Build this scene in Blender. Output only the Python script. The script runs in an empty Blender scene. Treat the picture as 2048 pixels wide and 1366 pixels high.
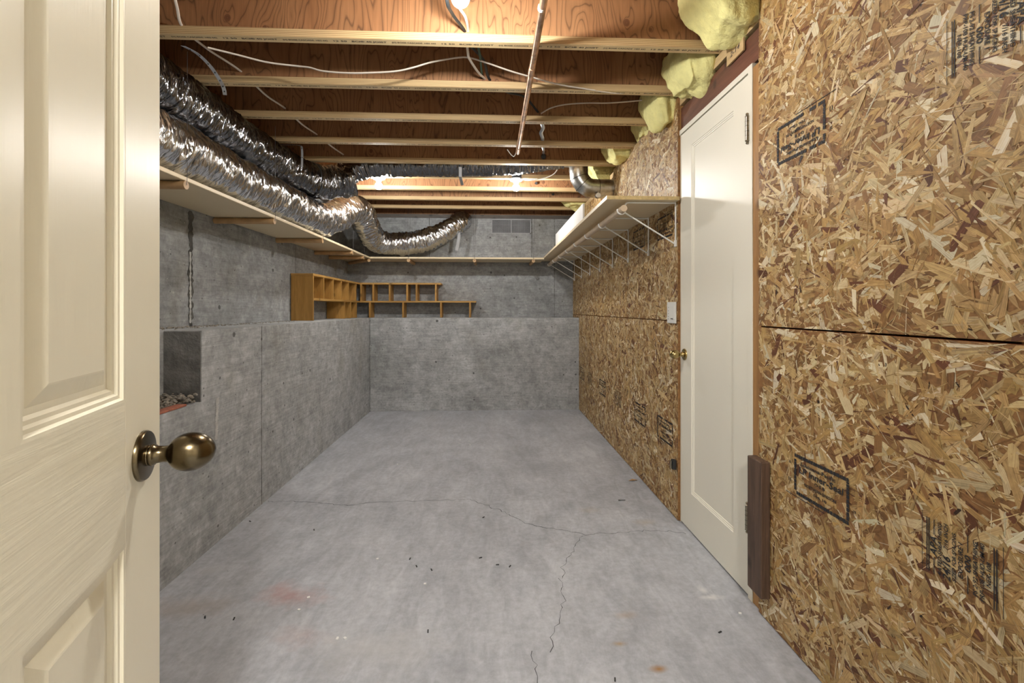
import bpy, bmesh, math, random
import numpy as np
from mathutils import Vector, Matrix, noise as mnoise

# ------------------------------------------------------------------ camera, world, exposure
sc = bpy.context.scene
COL = sc.collection
F = 930.0; YAW = math.atan(44.0 / F); HOR = 618.0; CAMZ = 1.13
cam = bpy.data.cameras.new('camera'); cam.sensor_width = 36.0
cam.lens = F / 2048.0 * 36.0; cam.shift_y = -(683.0 - HOR) / 2048.0
cam.clip_start = 0.02
camo = bpy.data.objects.new('camera', cam); COL.objects.link(camo)
camo.location = (0, 0, CAMZ); camo.rotation_euler = (math.pi / 2, 0, -YAW)
sc.camera = camo
w = bpy.data.worlds.new('world'); sc.world = w; w.use_nodes = True
w.node_tree.nodes['Background'].inputs[0].default_value = (0.9, 0.95, 1, 1)
w.node_tree.nodes['Background'].inputs[1].default_value = 0.0
sc.view_settings.view_transform = 'Standard'; sc.view_settings.look = 'None'
sc.view_settings.gamma = 1.0; sc.view_settings.use_curve_mapping = False
sc.view_settings.exposure = 0.44
sc.cycles.use_denoising = True
sc.cycles.max_bounces = 5; sc.cycles.diffuse_bounces = 4; sc.cycles.glossy_bounces = 3
sc.cycles.use_adaptive_sampling = True; sc.cycles.adaptive_threshold = 0.08; sc.cycles.adaptive_min_samples = 16
sc.cycles.sample_clamp_indirect = 12.0
BULB = 600.0          # radiance of the bare bulbs
BULB_NEAR = 730.0
HALL_FILL = 280.0          # radiance of the unseen lamp added behind the camera for fill

cY, sY = math.cos(YAW), math.sin(YAW)
def ray(px, py):
    u = (px - 1024.0) / F
    return Vector((u * cY + sY, cY - u * sY, (HOR - py) / F))
def on_x(px, py, X): r = ray(px, py); return r * (X / r.x) + Vector((0, 0, CAMZ))
def on_y(px, py, Y): r = ray(px, py); return r * (Y / r.y) + Vector((0, 0, CAMZ))
def on_z(px, py, Z): r = ray(px, py); return r * ((Z - CAMZ) / r.z) + Vector((0, 0, CAMZ))

random.seed(7)
# ------------------------------------------------------------------ node helpers
def mat(name):
    m = bpy.data.materials.new(name); m.use_nodes = True
    nt = m.node_tree; b = nt.nodes['Principled BSDF']
    return m, nt, b
def N(nt, t, **kw):
    n = nt.nodes.new(t)
    for k, v in kw.items():
        if k.startswith('i_'):
            key = k[2:]
            n.inputs[int(key) if key.isdigit() else key].default_value = v
        else: setattr(n, k, v)
    return n
def L(nt, a, b): nt.links.new(a, b)
def ramp(nt, fac, stops, interp='LINEAR'):
    r = N(nt, 'ShaderNodeValToRGB'); r.color_ramp.interpolation = interp
    e = r.color_ramp.elements
    while len(e) < len(stops): e.new(0.5)
    for i, (p, c) in enumerate(stops):
        e[i].position = p; e[i].color = (*c, 1) if len(c) == 3 else c
    L(nt, fac, r.inputs[0]); return r.outputs[0]
def mixc(nt, fac, a, b, mode='MIX'):
    n = N(nt, 'ShaderNodeMix', data_type='RGBA', blend_type=mode)
    for sock, v in ((n.inputs['Factor'], fac), (n.inputs[6], a), (n.inputs[7], b)):
        if hasattr(v, 'is_output'): L(nt, v, sock)
        elif isinstance(v, (tuple, list)): sock.default_value = (*v, 1) if len(v) == 3 else v
        else: sock.default_value = v
    return n.outputs[2]
def math_(nt, op, a, b=0.0, c=None, clamp=False):
    n = N(nt, 'ShaderNodeMath', operation=op, use_clamp=clamp)
    for s, v in zip(n.inputs, (a, b, c)):
        if v is None: continue
        if hasattr(v, 'is_output'): L(nt, v, s)
        else: s.default_value = v
    return n.outputs[0]
def vscale(nt, vec, s, off=(0, 0, 0), rot=(0, 0, 0)):
    n = N(nt, 'ShaderNodeMapping'); n.inputs['Scale'].default_value = s; n.inputs['Location'].default_value = off
    n.inputs['Rotation'].default_value = rot
    L(nt, vec, n.inputs[0]); return n.outputs[0]
def noise(nt, vec, scale, detail=4, rough=.55, dist=0):
    n = N(nt, 'ShaderNodeTexNoise'); n.inputs['Scale'].default_value = scale
    n.inputs['Detail'].default_value = detail; n.inputs['Roughness'].default_value = rough
    n.inputs['Distortion'].default_value = dist
    if vec is not None: L(nt, vec, n.inputs['Vector'])
    return n.outputs['Fac']
def voro(nt, vec, scale, out='Distance', rand=1.0):
    n = N(nt, 'ShaderNodeTexVoronoi'); n.inputs['Scale'].default_value = scale
    n.inputs['Randomness'].default_value = rand
    L(nt, vec, n.inputs['Vector']); return n
def bump(nt, b, h, strength=.3, dist=.01):
    n = N(nt, 'ShaderNodeBump'); n.inputs['Strength'].default_value = strength
    n.inputs['Distance'].default_value = dist
    L(nt, h, n.inputs['Height']); L(nt, n.outputs[0], b.inputs['Normal'])
def pos(nt): return N(nt, 'ShaderNodeNewGeometry').outputs['Position']
def objc(nt): return N(nt, 'ShaderNodeTexCoord').outputs['Object']
def spot(nt, vec, c, r, noise_out, amt=.5):
    """soft irregular stain around point c (radius r, per-axis)"""
    m = vscale(nt, vec, (1 / r[0], 1 / r[1], 1), (-c[0] / r[0], -c[1] / r[1], 0))
    n = N(nt, 'ShaderNodeVectorMath', operation='LENGTH'); L(nt, m, n.inputs[0])
    d = math_(nt, 'ADD', n.outputs['Value'], math_(nt, 'MULTIPLY', math_(nt, 'SUBTRACT', noise_out, .5), 4 * amt))
    return math_(nt, 'SUBTRACT', 1.0, d, clamp=True)

def simple(name, col, rough=.6, metal=0.0, bumps=None, var=0.0, vs=6.0):
    m, nt, b = mat(name)
    b.inputs['Roughness'].default_value = rough; b.inputs['Metallic'].default_value = metal
    if var:
        n = noise(nt, pos(nt), vs, 5)
        c = ramp(nt, n, [(.3, tuple(x * (1 - var) for x in col)), (.7, tuple(min(1, x * (1 + var)) for x in col))])
        L(nt, c, b.inputs['Base Color'])
    else: b.inputs['Base Color'].default_value = (*col, 1)
    if bumps: bump(nt, b, noise(nt, pos(nt), bumps[0], 3), bumps[1], bumps[2])
    return m
# ------------------------------------------------------------------ materials
def m_concrete_wall(name, axis='y', base=.235):
    m, nt, b = mat(name); p = pos(nt)
    n1 = noise(nt, p, 1.9, 4, .6, .6)
    n2 = noise(nt, p, 13, 3, .7, .4)
    st = vscale(nt, p, (1.6, 1.6, 22), rot=(.10, .05, 0)); n3 = noise(nt, st, 3.2, 3, .7, .4)
    c = ramp(nt, n1, [(.28, (base * .76, base * .79, base * .79)), (.5, (base * .98, base * 1.01, base * 1.03)), (.75, (base * 1.19, base * 1.24, base * 1.27))])
    c = mixc(nt, .5, c, ramp(nt, n2, [(.3, (.27, .27, .27)), (.7, (.75, .75, .75))]), 'OVERLAY')
    c = mixc(nt, .38, c, ramp(nt, n3, [(.35, (.35, .35, .35)), (.65, (.65, .65, .65))]), 'OVERLAY')
    # bug holes and pale specks
    sx = N(nt, 'ShaderNodeSeparateXYZ'); L(nt, p, sx.inputs[0]); cx_ = N(nt, 'ShaderNodeCombineXYZ')
    L(nt, math_(nt, 'ADD', sx.outputs[0], sx.outputs[1]), cx_.inputs[0]); L(nt, sx.outputs[2], cx_.inputs[1]); flat2 = cx_.outputs[0]
    n6 = noise(nt, p, 48, 3, .7)
    c = mixc(nt, .30, c, ramp(nt, n6, [(.3, (.25, .25, .25)), (.7, (.76, .76, .76))]), 'OVERLAY')
    for sc_, th, dens, col, f in ((7, .085, .22, (.045, .045, .042), .75), (26, .13, .16, (.05, .05, .045), .65), (23, .12, .10, (.6, .6, .58), .55)):
        v = voro(nt, flat2, sc_); v.voronoi_dimensions = '2D'
        sep = N(nt, 'ShaderNodeSeparateColor'); L(nt, v.outputs['Color'], sep.inputs[0])
        sel = math_(nt, 'LESS_THAN', sep.outputs[0], dens)
        rad = math_(nt, 'MULTIPLY', math_(nt, 'MULTIPLY', sep.outputs[1], n2), th * 2)
        hole = math_(nt, 'MULTIPLY', math_(nt, 'LESS_THAN', v.outputs['Distance'], rad), sel)
        c = mixc(nt, math_(nt, 'MULTIPLY', hole, f), c, col)
    n4 = noise(nt, vscale(nt, p, (1, 1, .6), (3, 1, 7)), 2.6, 2)
    c = mixc(nt, math_(nt, 'MULTIPLY', ramp(nt, n4, [(.58, (0, 0, 0)), (.74, (1, 1, 1))]), .22), c, (.22, .19, .10))
    L(nt, c, b.inputs['Base Color']); b.inputs['Roughness'].default_value = .88
    h = math_(nt, 'ADD', math_(nt, 'MULTIPLY', n2, .7), n3); bump(nt, b, h, .4, .006)
    return m
def m_floor():
    m, nt, b = mat('floor_concrete'); p = pos(nt)
    n1 = noise(nt, vscale(nt, p, (1, .7, 1), rot=(0, 0, .5)), 1.25, 5, .6, 1.4)
    n2 = noise(nt, p, 6, 4, .65, .8)
    n5 = noise(nt, vscale(nt, p, (5, 1.4, 1), rot=(0, 0, -.5)), 3.0, 4, .7, 1.0)
    c = ramp(nt, n1, [(.25, (.325, .340, .372)), (.5, (.42, .438, .475)), (.78, (.525, .545, .585))])
    c = mixc(nt, .30, c, ramp(nt, n2, [(.3, (.34, .34, .34)), (.7, (.66, .66, .66))]), 'OVERLAY')
    c = mixc(nt, .36, c, ramp(nt, n5, [(.35, (.36, .36, .36)), (.65, (.66, .66, .66))]), 'OVERLAY')
    n7 = noise(nt, p, 38, 3, .7)
    c = mixc(nt, .3, c, ramp(nt, n7, [(.3, (.3, .3, .3)), (.7, (.7, .7, .7))]), 'OVERLAY')
    nn = noise(nt, p, 9, 3, .7)
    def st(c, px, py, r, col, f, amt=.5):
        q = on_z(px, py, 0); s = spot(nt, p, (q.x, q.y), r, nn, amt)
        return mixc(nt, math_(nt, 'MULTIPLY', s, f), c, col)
    c = st(c, 580, 1190, (.16, .10), (.42, .2, .17), .55)
    c = st(c, 590, 1275, (.13, .07), (.40, .22, .18), .35)
    c = st(c, 380, 1215, (.2, .1), (.36, .30, .25), .45)
    c = st(c, 1318, 1338, (.035, .02), (.34, .17, .04), 1.0, .25)
    c = st(c, 1240, 1288, (.03, .015), (.36, .24, .10), .8, .4)
    c = st(c, 1250, 1230, (.05, .03), (.40, .27, .15), .45, .4)
    c = st(c, 1175, 1020, (.08, .05), (.42, .33, .2), .35, .4)
    c = st(c, 1290, 1045, (.08, .05), (.42, .33, .2), .4, .4)
    c = st(c, 1420, 1195, (.07, .022), (.75, .75, .74), .8, .8)
    c = st(c, 1405, 1180, (.02, .035), (.75, .75, .74), .7, .7)
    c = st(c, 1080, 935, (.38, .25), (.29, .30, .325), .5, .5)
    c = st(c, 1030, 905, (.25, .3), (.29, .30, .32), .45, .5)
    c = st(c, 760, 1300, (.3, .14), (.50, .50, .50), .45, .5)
    c = st(c, 420, 1140, (.07, .05), (.5, .5, .5), .5, .4)
    v = voro(nt, p, 14); sep = N(nt, 'ShaderNodeSeparateColor'); L(nt, v.outputs['Color'], sep.inputs[0])
    hole = math_(nt, 'MULTIPLY', math_(nt, 'LESS_THAN', v.outputs['Distance'], math_(nt, 'MULTIPLY', sep.outputs[1], .045)), math_(nt, 'LESS_THAN', sep.outputs[0], .25))
    c = mixc(nt, math_(nt, 'MULTIPLY', hole, .7), c, (.09, .09, .09))
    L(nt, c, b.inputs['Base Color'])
    L(nt, math_(nt, 'MULTIPLY_ADD', n2, .25, .42), b.inputs['Roughness'])
    bump(nt, b, n2, .12, .004); return m
def m_ply_web():
    m, nt, b = mat('fir_plywood'); p = pos(nt)
    q = vscale(nt, p, (1, 1.7, .22))
    dis = noise(nt, q, 4.2, 3, .5, .5)
    sepp = N(nt, 'ShaderNodeSeparateXYZ'); L(nt, p, sepp.inputs[0])
    # knots bend the grain
    cb_ = N(nt, 'ShaderNodeCombineXYZ')
    L(nt, math_(nt, 'ADD', math_(nt, 'MULTIPLY', sepp.outputs[0], 4.2), math_(nt, 'MULTIPLY', sepp.outputs[1], 17.3)), cb_.inputs[0])
    L(nt, math_(nt, 'ADD', math_(nt, 'MULTIPLY', sepp.outputs[2], 3.4), math_(nt, 'MULTIPLY', sepp.outputs[1], 3.7)), cb_.inputs[1])
    v = voro(nt, cb_.outputs[0], 1.0); v.voronoi_dimensions = '2D'
    kd = v.outputs['Distance']
    bend = math_(nt, 'DIVIDE', .045, math_(nt, 'ADD', kd, .1))
    ph = math_(nt, 'ADD', math_(nt, 'MULTIPLY', sepp.outputs[0], 26), math_(nt, 'MULTIPLY', dis, 22))
    ph = math_(nt, 'ADD', ph, math_(nt, 'MULTIPLY', bend, 9))
    s = math_(nt, 'FRACT', ph)
    line = ramp(nt, s, [(0, (.15, .15, .15)), (.08, (.75, .75, .75)), (.5, (1, 1, 1)), (.86, (.82, .82, .82)), (1, (.15, .15, .15))])
    big = noise(nt, vscale(nt, p, (1, 1, .3)), 2.3, 3)
    c = ramp(nt, big, [(.3, (.285, .125, .05)), (.7, (.42, .22, .10))])
    c = mixc(nt, .7, c, line, 'MULTIPLY')
    g = noise(nt, vscale(nt, p, (120, 9, 5)), 1.0, 3)
    c = mixc(nt, .25, c, ramp(nt, g, [(.3, (.3, .3, .3)), (.7, (.7, .7, .7))]), 'OVERLAY')
    sel = N(nt, 'ShaderNodeSeparateColor'); L(nt, v.outputs['Color'], sel.inputs[0])
    kn = math_(nt, 'MULTIPLY', math_(nt, 'LESS_THAN', kd, math_(nt, 'MULTIPLY_ADD', sel.outputs[0], .05, .02)), math_(nt, 'LESS_THAN', sel.outputs[1], .75))
    c = mixc(nt, math_(nt, 'MULTIPLY', kn, .72), c, (.12, .045, .02))
    L(nt, c, b.inputs['Base Color']); b.inputs['Roughness'].default_value = .62
    bump(nt, b, g, .15, .003); return m
def m_lvl():
    m, nt, b = mat('laminated_veneer'); p = pos(nt)
    sepp = N(nt, 'ShaderNodeSeparateXYZ'); L(nt, p, sepp.inputs[0])
    n = noise(nt, vscale(nt, p, (1.2, 3, 8)), 1.5, 3)
    ph = math_(nt, 'ADD', math_(nt, 'MULTIPLY', sepp.outputs[2], 140), math_(nt, 'MULTIPLY', n, 1.2))
    s = math_(nt, 'FRACT', ph)
    c = ramp(nt, s, [(0, (.22, .12, .05)), (.16, (.60, .43, .22)), (.5, (.70, .53, .29)), (.74, (.42, .26, .115)), (.86, (.55, .38, .19)), (1, (.22, .12, .05))])
    g = noise(nt, vscale(nt, p, (4, 160, 60)), 1.0, 4)
    c = mixc(nt, .3, c, ramp(nt, g, [(.3, (.35, .35, .35)), (.7, (.66, .66, .66))]), 'OVERLAY')
    L(nt, c, b.inputs['Base Color']); b.inputs['Roughness'].default_value = .6; return m
def m_wood(name, c1, c2, axis=(1, 1, .1), sc_=9.0, rough=.55, knots=True):
    m, nt, b = mat(name); p = pos(nt)
    n = noise(nt, vscale(nt, p, axis), sc_, 4, .6, 1.2)
    g = noise(nt, vscale(nt, p, tuple(a * 12 for a in axis)), sc_, 3)
    c = ramp(nt, n, [(.3, c1), (.68, c2)])
    c = mixc(nt, .35, c, ramp(nt, g, [(.3, (.32, .32, .32)), (.7, (.68, .68, .68))]), 'OVERLAY')
    if knots:
        sx = N(nt, 'ShaderNodeSeparateXYZ'); L(nt, p, sx.inputs[0]); cx_ = N(nt, 'ShaderNodeCombineXYZ')
        L(nt, math_(nt, 'ADD', math_(nt, 'MULTIPLY', sx.outputs[0], 1.0), math_(nt, 'MULTIPLY', sx.outputs[1], 1.37)), cx_.inputs[0]); L(nt, sx.outputs[2], cx_.inputs[1])
        v = voro(nt, cx_.outputs[0], 5.5); v.voronoi_dimensions = '2D'; s = N(nt, 'ShaderNodeSeparateColor'); L(nt, v.outputs['Color'], s.inputs[0])
        f = ramp(nt, v.outputs['Distance'], [(.05, (1, 1, 1)), (.16, (0, 0, 0))])
        f = math_(nt, 'MULTIPLY', f, math_(nt, 'LESS_THAN', s.outputs[0], .5))
        c = mixc(nt, math_(nt, 'MULTIPLY', f, .7), c, tuple(x * .28 for x in c1))
    L(nt, c, b.inputs['Base Color']); b.inputs['Roughness'].default_value = rough
    bump(nt, b, g, .15, .002); return m
def m_strand():
    m, nt, b = mat('osb_strands')
    a = N(nt, 'ShaderNodeAttribute', attribute_name='tint'); u = N(nt, 'ShaderNodeAttribute', attribute_name='grain')
    g = noise(nt, vscale(nt, u.outputs['Vector'], (10, 520, 50)), 1.0, 3, .7)
    c = mixc(nt, .62, a.outputs['Color'], ramp(nt, g, [(.28, (.14, .13, .12)), (.5, (.52, .52, .52)), (.72, (.80, .80, .80))]), 'OVERLAY')
    bl = noise(nt, vscale(nt, pos(nt), (1, 1, 1)), 60, 3, .65)
    c = mixc(nt, .35, c, ramp(nt, bl, [(.25, (.2, .19, .18)), (.5, (.5, .5, .5)), (.75, (.74, .74, .74))]), 'OVERLAY')
    L(nt, c, b.inputs['Base Color']); b.inputs['Roughness'].default_value = .5
    b.inputs['Specular IOR Level'].default_value = .35
    bump(nt, b, g, .25, .001); return m
def m_foil(name, col, rough, strength):
    m, nt, b = mat(name)
    uv = N(nt, 'ShaderNodeTexCoord').outputs['UV']
    h1 = noise(nt, vscale(nt, uv, (30, 5, 1), rot=(0, 0, .18)), 1.0, 2, .5, .9)
    h2 = noise(nt, vscale(nt, uv, (62, 13, 1), rot=(0, 0, -.25)), 1.0, 2, .5, .6)
    h1 = math_(nt, 'ABSOLUTE', math_(nt, 'SUBTRACT', h1, .5))
    h = math_(nt, 'ADD', math_(nt, 'MULTIPLY', h1, 1.8), math_(nt, 'MULTIPLY', h2, .35)); bump(nt, b, h, strength, .013)
    c = ramp(nt, h1, [(0, tuple(x * .8 for x in col)), (.2, col)])
    L(nt, c, b.inputs['Base Color'])
    b.inputs['Metallic'].default_value = 1.0; b.inputs['Roughness'].default_value = rough
    return m
def m_paint(name, col, rough, grain_axis=None, gs=.25):
    m, nt, b = mat(name); b.inputs['Base Color'].default_value = (*col, 1)
    b.inputs['Roughness'].default_value = rough
    o = objc(nt)
    n2 = noise(nt, o, 55, 2)
    if grain_axis:
        n = noise(nt, vscale(nt, o, grain_axis), 1.0, 4, .6, .6)
        bump(nt, b, math_(nt, 'ADD', n, math_(nt, 'MULTIPLY', n2, .25)), gs, .0028)
    else: bump(nt, b, n2, .06, .002)
    return m
def m_emit(name, col, s):
    m, nt, b = mat(name); b.inputs['Base Color'].default_value = (.9, .9, .9, 1)
    b.inputs['Emission Color'].default_value = (*col, 1); b.inputs['Emission Strength'].default_value = s
    return m
M = {}
M['cw'] = m_concrete_wall('cast_concrete', base=.30)
M['cw2'] = m_concrete_wall('ledge_concrete', base=.40)
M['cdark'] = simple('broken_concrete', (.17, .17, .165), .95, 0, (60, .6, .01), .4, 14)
M['floor'] = m_floor()
M['web'] = m_ply_web(); M['lvl'] = m_lvl()
M['strand'] = m_strand()
M['osb_base'] = simple('osb_resin', (.26, .13, .045), .7, 0, None, .4, 60)
M['osb_edge'] = simple('osb_edge_sealer', (.42, .10, .03), .7, 0, None, .3, 40)
M['ink'] = simple('stamp_ink', (.022, .022, .026), .7)
M['ink2'] = simple('faded_ink', (.085, .062, .045), .75)
M['pine'] = m_wood('varnished_pine', (.30, .150, .030), (.50, .275, .068), (1.6, 1.6, .12), 10)
M['pine_h'] = m_wood('varnished_pine_boards', (.36, .19, .045), (.58, .345, .10), (.3, .3, 4), 8)
M['plate'] = m_wood('spruce_plate', (.45, .30, .14), (.68, .50, .27), (3, .2, 3), 6)
M['header'] = m_wood('dark_stained_header', (.075, .026, .014), (.17, .062, .035), (3, .25, 3), 6)
M['sillw'] = m_wood('treated_sill', (.05, .045, .04), (.11, .09, .075), (.3, 3, 3), 6)
M['stud'] = m_wood('amber_stud', (.34, .17, .055), (.48, .26, .09), (3, 3, .2), 6)
M['block'] = m_wood('weathered_block', (.05, .028, .018), (.145, .085, .055), (6, 6, .4), 6)
M['subfloor'] = m_wood('subfloor_plywood', (.35, .18, .07), (.5, .3, .13), (1, 3, 1), 4)
M['cream'] = m_paint('cream_shelf_paint', (.72, .60, .40), .45)
M['raw_edge'] = simple('particleboard_edge', (.56, .42, .20), .8, 0, (90, .4, .004), .2, 50)
M['dowel'] = simple('dowel_wood', (.46, .29, .14), .5, 0, None, .15, 20)
M['dowel_cream'] = simple('dowel_painted', (.68, .58, .43), .45)
M['rodw'] = simple('closet_rod_wood', (.60, .47, .33), .45, 0, None, .1, 15)
M['door_v'] = m_paint('cream_door_stile', (.89, .845, .68), .32, (60, 60, 3.2), .16)
M['door_h'] = m_paint('cream_door_rail', (.89, .845, .68), .32, (3.2, 90, 60), .34)
M['door2'] = m_paint('ivory_gloss_paint', (.84, .81, .70), .40)
M['bronze'] = simple('antique_brass', (.135, .105, .06), .24, 1.0, None, .25, 30)
M['brass'] = simple('aged_brass', (.42, .32, .14), .25, 1.0, None, .2, 30)
M['steel'] = simple('dull_hinge_steel', (.33, .29, .22), .35, 1.0, None, .3, 60)
M['white'] = m_paint('white_enamel', (.82, .82, .80), .35)
M['boardw'] = m_paint('white_melamine', (.80, .80, .78), .4)
M['cable'] = simple('white_cable_sheath', (.62, .55, .47), .5)
M['cableb'] = simple('black_cable_sheath', (.015, .017, .018), .5)
M['cableg'] = simple('green_wire', (.03, .09, .06), .5)
M['wire'] = simple('tie_wire', (.08, .07, .07), .5, .6)
M['strap'] = simple('galvanised_strap', (.45, .48, .52), .4, .9)
M['galv'] = simple('galvanised_pipe', (.52, .52, .50), .30, 1.0, (45, .12, .004), .3, 25)
M['seam'] = simple('pipe_seam', (.06, .06, .06), .6, .5)
M['copper'] = simple('aged_copper', (.60, .40, .28), .40, 1.0, None, .45, 18)
M['foil_dark'] = m_foil('dark_foil_jacket', (.25, .255, .27), .14, .9)
M['foil'] = m_foil('silver_foil_jacket', (.74, .75, .77), .19, .9)
M['yellow'] = simple('yellow_tape', (.62, .62, .02), .5)
M['insul'] = simple('fiberglass', (.80, .75, .33), 1.0, 0, (55, .5, .015), .12, 14)
M['ceramic'] = simple('white_porcelain', (.82, .80, .78), .3)
M['bulb'] = m_emit('lit_bulb_glass', (1.0, .97, .92), BULB)
M['bulb_near'] = m_emit('lit_bulb_glass_near', (1.0, .97, .92), BULB_NEAR)
M['mesh'] = simple('vent_screen', (.10, .103, .11), .6, .2, None, .35, 7)
M['vent'] = simple('vent_frame_grey', (.34, .345, .355), .6, .2)
M['rock'] = simple('rubble', (.30, .275, .235), .95, 0, (70, .6, .01), .5, 30)
M['brick'] = simple('red_brick', (.36, .13, .08), .9, 0, (60, .5, .006), .3, 30)
M['crack'] = simple('crack_shadow', (.075, .075, .08), 1.0)
M['seamc'] = simple('form_seam_stain', (.085, .083, .075), .95, 0, (50, .6, .01), .5, 9)
M['lime'] = simple('lime_bloom', (.5, .5, .48), .95, 0, None, .3, 20)
M['hall'] = simple('hall_paint', (.72, .69, .62), .7)
M['hallfill'] = m_emit('fill_lamp_glow', (1.0, .96, .91), HALL_FILL)  # glow of the added fill lamp in the hall
M['dark'] = simple('dark_rubber', (.02, .02, .02), .6)
M['leaf'] = simple('wood_chip', (.45, .27, .12), .8)
M['grey_tape'] = simple('grey_scrap', (.12, .12, .12), .8)
M['knobwhite'] = simple('switch_white', (.78, .78, .74), .4)

# ------------------------------------------------------------------ mesh builder
class MB:
    def __init__(s): s.v = []; s.f = []; s.m = []; s.uv = None; s.mi = 0
    def add(s, vs, fs, mi=None):
        o = len(s.v); s.v += [tuple(x) for x in vs]
        for f in fs: s.f.append(tuple(i + o for i in f)); s.m.append(s.mi if mi is None else mi)
        return s
    def box(s, x0, x1, y0, y1, z0, z1, mi=None, T=None):
        vs = [(x, y, z) for x in (x0, x1) for y in (y0, y1) for z in (z0, z1)]
        if T is not None: vs = [T @ Vector(v) for v in vs]
        return s.add(vs, [(0, 1, 3, 2), (4, 6, 7, 5), (0, 4, 5, 1), (2, 3, 7, 6), (0, 2, 6, 4), (1, 5, 7, 3)], mi)
    def tube(s, pts, r, n=10, cap=True, mi=None, flat=1.0):
        pts = [Vector(p) for p in pts]; rs = r if isinstance(r, (list, tuple)) else [r] * len(pts)
        vs = []; up = None
        for i, p in enumerate(pts):
            t = (pts[min(i + 1, len(pts) - 1)] - pts[max(i - 1, 0)]).normalized()
            if up is None:
                up = Vector((0, 0, 1)) if abs(t.z) < .9 else Vector((0, 1, 0))
            a = t.cross(up); a.normalize(); bb = a.cross(t).normalized(); up = bb
            for k in range(n):
                th = 2 * math.pi * k / n
                vs.append(p + a * (rs[i] * math.cos(th)) + bb * (rs[i] * flat * math.sin(th)))
        fs = []
        for i in range(len(pts) - 1):
            for k in range(n):
                fs.append((i * n + k, i * n + (k + 1) % n, (i + 1) * n + (k + 1) % n, (i + 1) * n + k))
        if cap: fs.append(tuple(range(n))[::-1]); fs.append(tuple((len(pts) - 1) * n + k for k in range(n)))
        return s.add(vs, fs, mi)
    def lathe(s, prof, n=24, T=None, mi=None):
        """profile [(radius, height)] around local Z"""
        vs = []
        for r, h in prof:
            for k in range(n):
                th = 2 * math.pi * k / n; vs.append(Vector((r * math.cos(th), r * math.sin(th), h)))
        if T is not None: vs = [T @ v for v in vs]
        fs = []
        for i in range(len(prof) - 1):
            for k in range(n):
                fs.append((i * n + k, i * n + (k + 1) % n, (i + 1) * n + (k + 1) % n, (i + 1) * n + k))
        fs.append(tuple(range(n))[::-1]); fs.append(tuple((len(prof) - 1) * n + k for k in range(n)))
        return s.add(vs, fs, mi)
    def build(s, name, mats, parent=None, smooth=False, bev=0.0, local=False):
        off = Vector((0, 0, 0))
        if parent is not None and not local:
            q = parent
            while q is not None: off = off + q.location; q = q.parent
        me = bpy.data.meshes.new(name)
        me.from_pydata([tuple(Vector(v) - off) for v in s.v], [], s.f)
        for mm in (mats if isinstance(mats, (list, tuple)) else [mats]): me.materials.append(M[mm] if isinstance(mm, str) else mm)
        if any(s.m): me.polygons.foreach_set('material_index', s.m)
        bm = bmesh.new(); bm.from_mesh(me); bmesh.ops.recalc_face_normals(bm, faces=bm.faces[:]); bm.to_mesh(me); bm.free()
        if smooth:
            me.polygons.foreach_set('use_smooth', [True] * len(me.polygons))
            try: me.set_sharp_from_angle(angle=math.radians(40))
            except Exception: pass
        me.update()
        o = bpy.data.objects.new(name, me); COL.objects.link(o)
        if parent is not None: o.parent = parent
        if bev:
            md = o.modifiers.new('bevel', 'BEVEL'); md.width = bev; md.segments = 2; md.limit_method = 'ANGLE'
        return o
def tag(o, label=None, cat=None, group=None, kind=None):
    if label: o['label'] = label
    if cat: o['category'] = cat
    if group: o['group'] = group
    if kind: o['kind'] = kind
    return o
def thing(name, loc, label, cat, group=None, kind=None):
    o = bpy.data.objects.new(name, None); COL.objects.link(o); o.location = loc; o.empty_display_size = .05
    return tag(o, label, cat, group, kind)
def cat_rom(pts, n=8):
    pts = [Vector(p) for p in pts]; out = []
    P = [pts[0] * 2 - pts[1]] + pts + [pts[-1] * 2 - pts[-2]]
    for i in range(1, len(P) - 2):
        a, b, c, d = P[i - 1], P[i], P[i + 1], P[i + 2]
        for k in range(n):
            t = k / n
            out.append(.5 * ((2 * b) + (c - a) * t + (2 * a - 5 * b + 4 * c - d) * t * t + (3 * b - a - 3 * c + d) * t ** 3))
    out.append(pts[-1]); return out
_dg = None
def text2d(s, size, shear=0.0, bold=.022):
    cu = bpy.data.curves.new('lettering', 'FONT'); cu.body = s; cu.size = size; cu.resolution_u = 2; cu.shear = shear
    cu.offset = size * bold; cu.align_x = 'CENTER'; cu.align_y = 'CENTER'
    o = bpy.data.objects.new('lettering', cu); COL.objects.link(o)
    dg = bpy.context.evaluated_depsgraph_get()
    me = bpy.data.meshes.new_from_object(o.evaluated_get(dg))
    vs = [(v.co.x, v.co.y) for v in me.vertices]; fs = [tuple(p.vertices) for p in me.polygons]
    bpy.data.objects.remove(o); bpy.data.meshes.remove(me); bpy.data.curves.remove(cu)
    return vs, fs
class Flat:
    """flat print: 2-D shapes (a right, b up) mapped onto a surface"""
    def __init__(s): s.v = []; s.f = []
    def rect(s, a0, a1, b0, b1):
        o = len(s.v); s.v += [(a0, b0), (a1, b0), (a1, b1), (a0, b1)]; s.f.append((o, o + 1, o + 2, o + 3))
    def text(s, t, a, b, size, width=None, shear=0.0):
        vs, fs = text2d(t, size, shear); k = 1.0
        if width and vs:
            wd = max(v[0] for v in vs) - min(v[0] for v in vs); k = width / max(wd, 1e-6)
        o = len(s.v); s.v += [(x * k + a, y + b) for x, y in vs]; s.f += [tuple(i + o for i in f) for f in fs]
    def build(s, name, m, parent, org, A, B, rot=0.0):
        c, sn = math.cos(rot), math.sin(rot); mb = MB()
        org, A, B = Vector(org), Vector(A), Vector(B)
        mb.add([org + A * (x * c - y * sn) + B * (x * sn + y * c) for x, y in s.v], s.f)
        return mb.build(name, m, parent)

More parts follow.
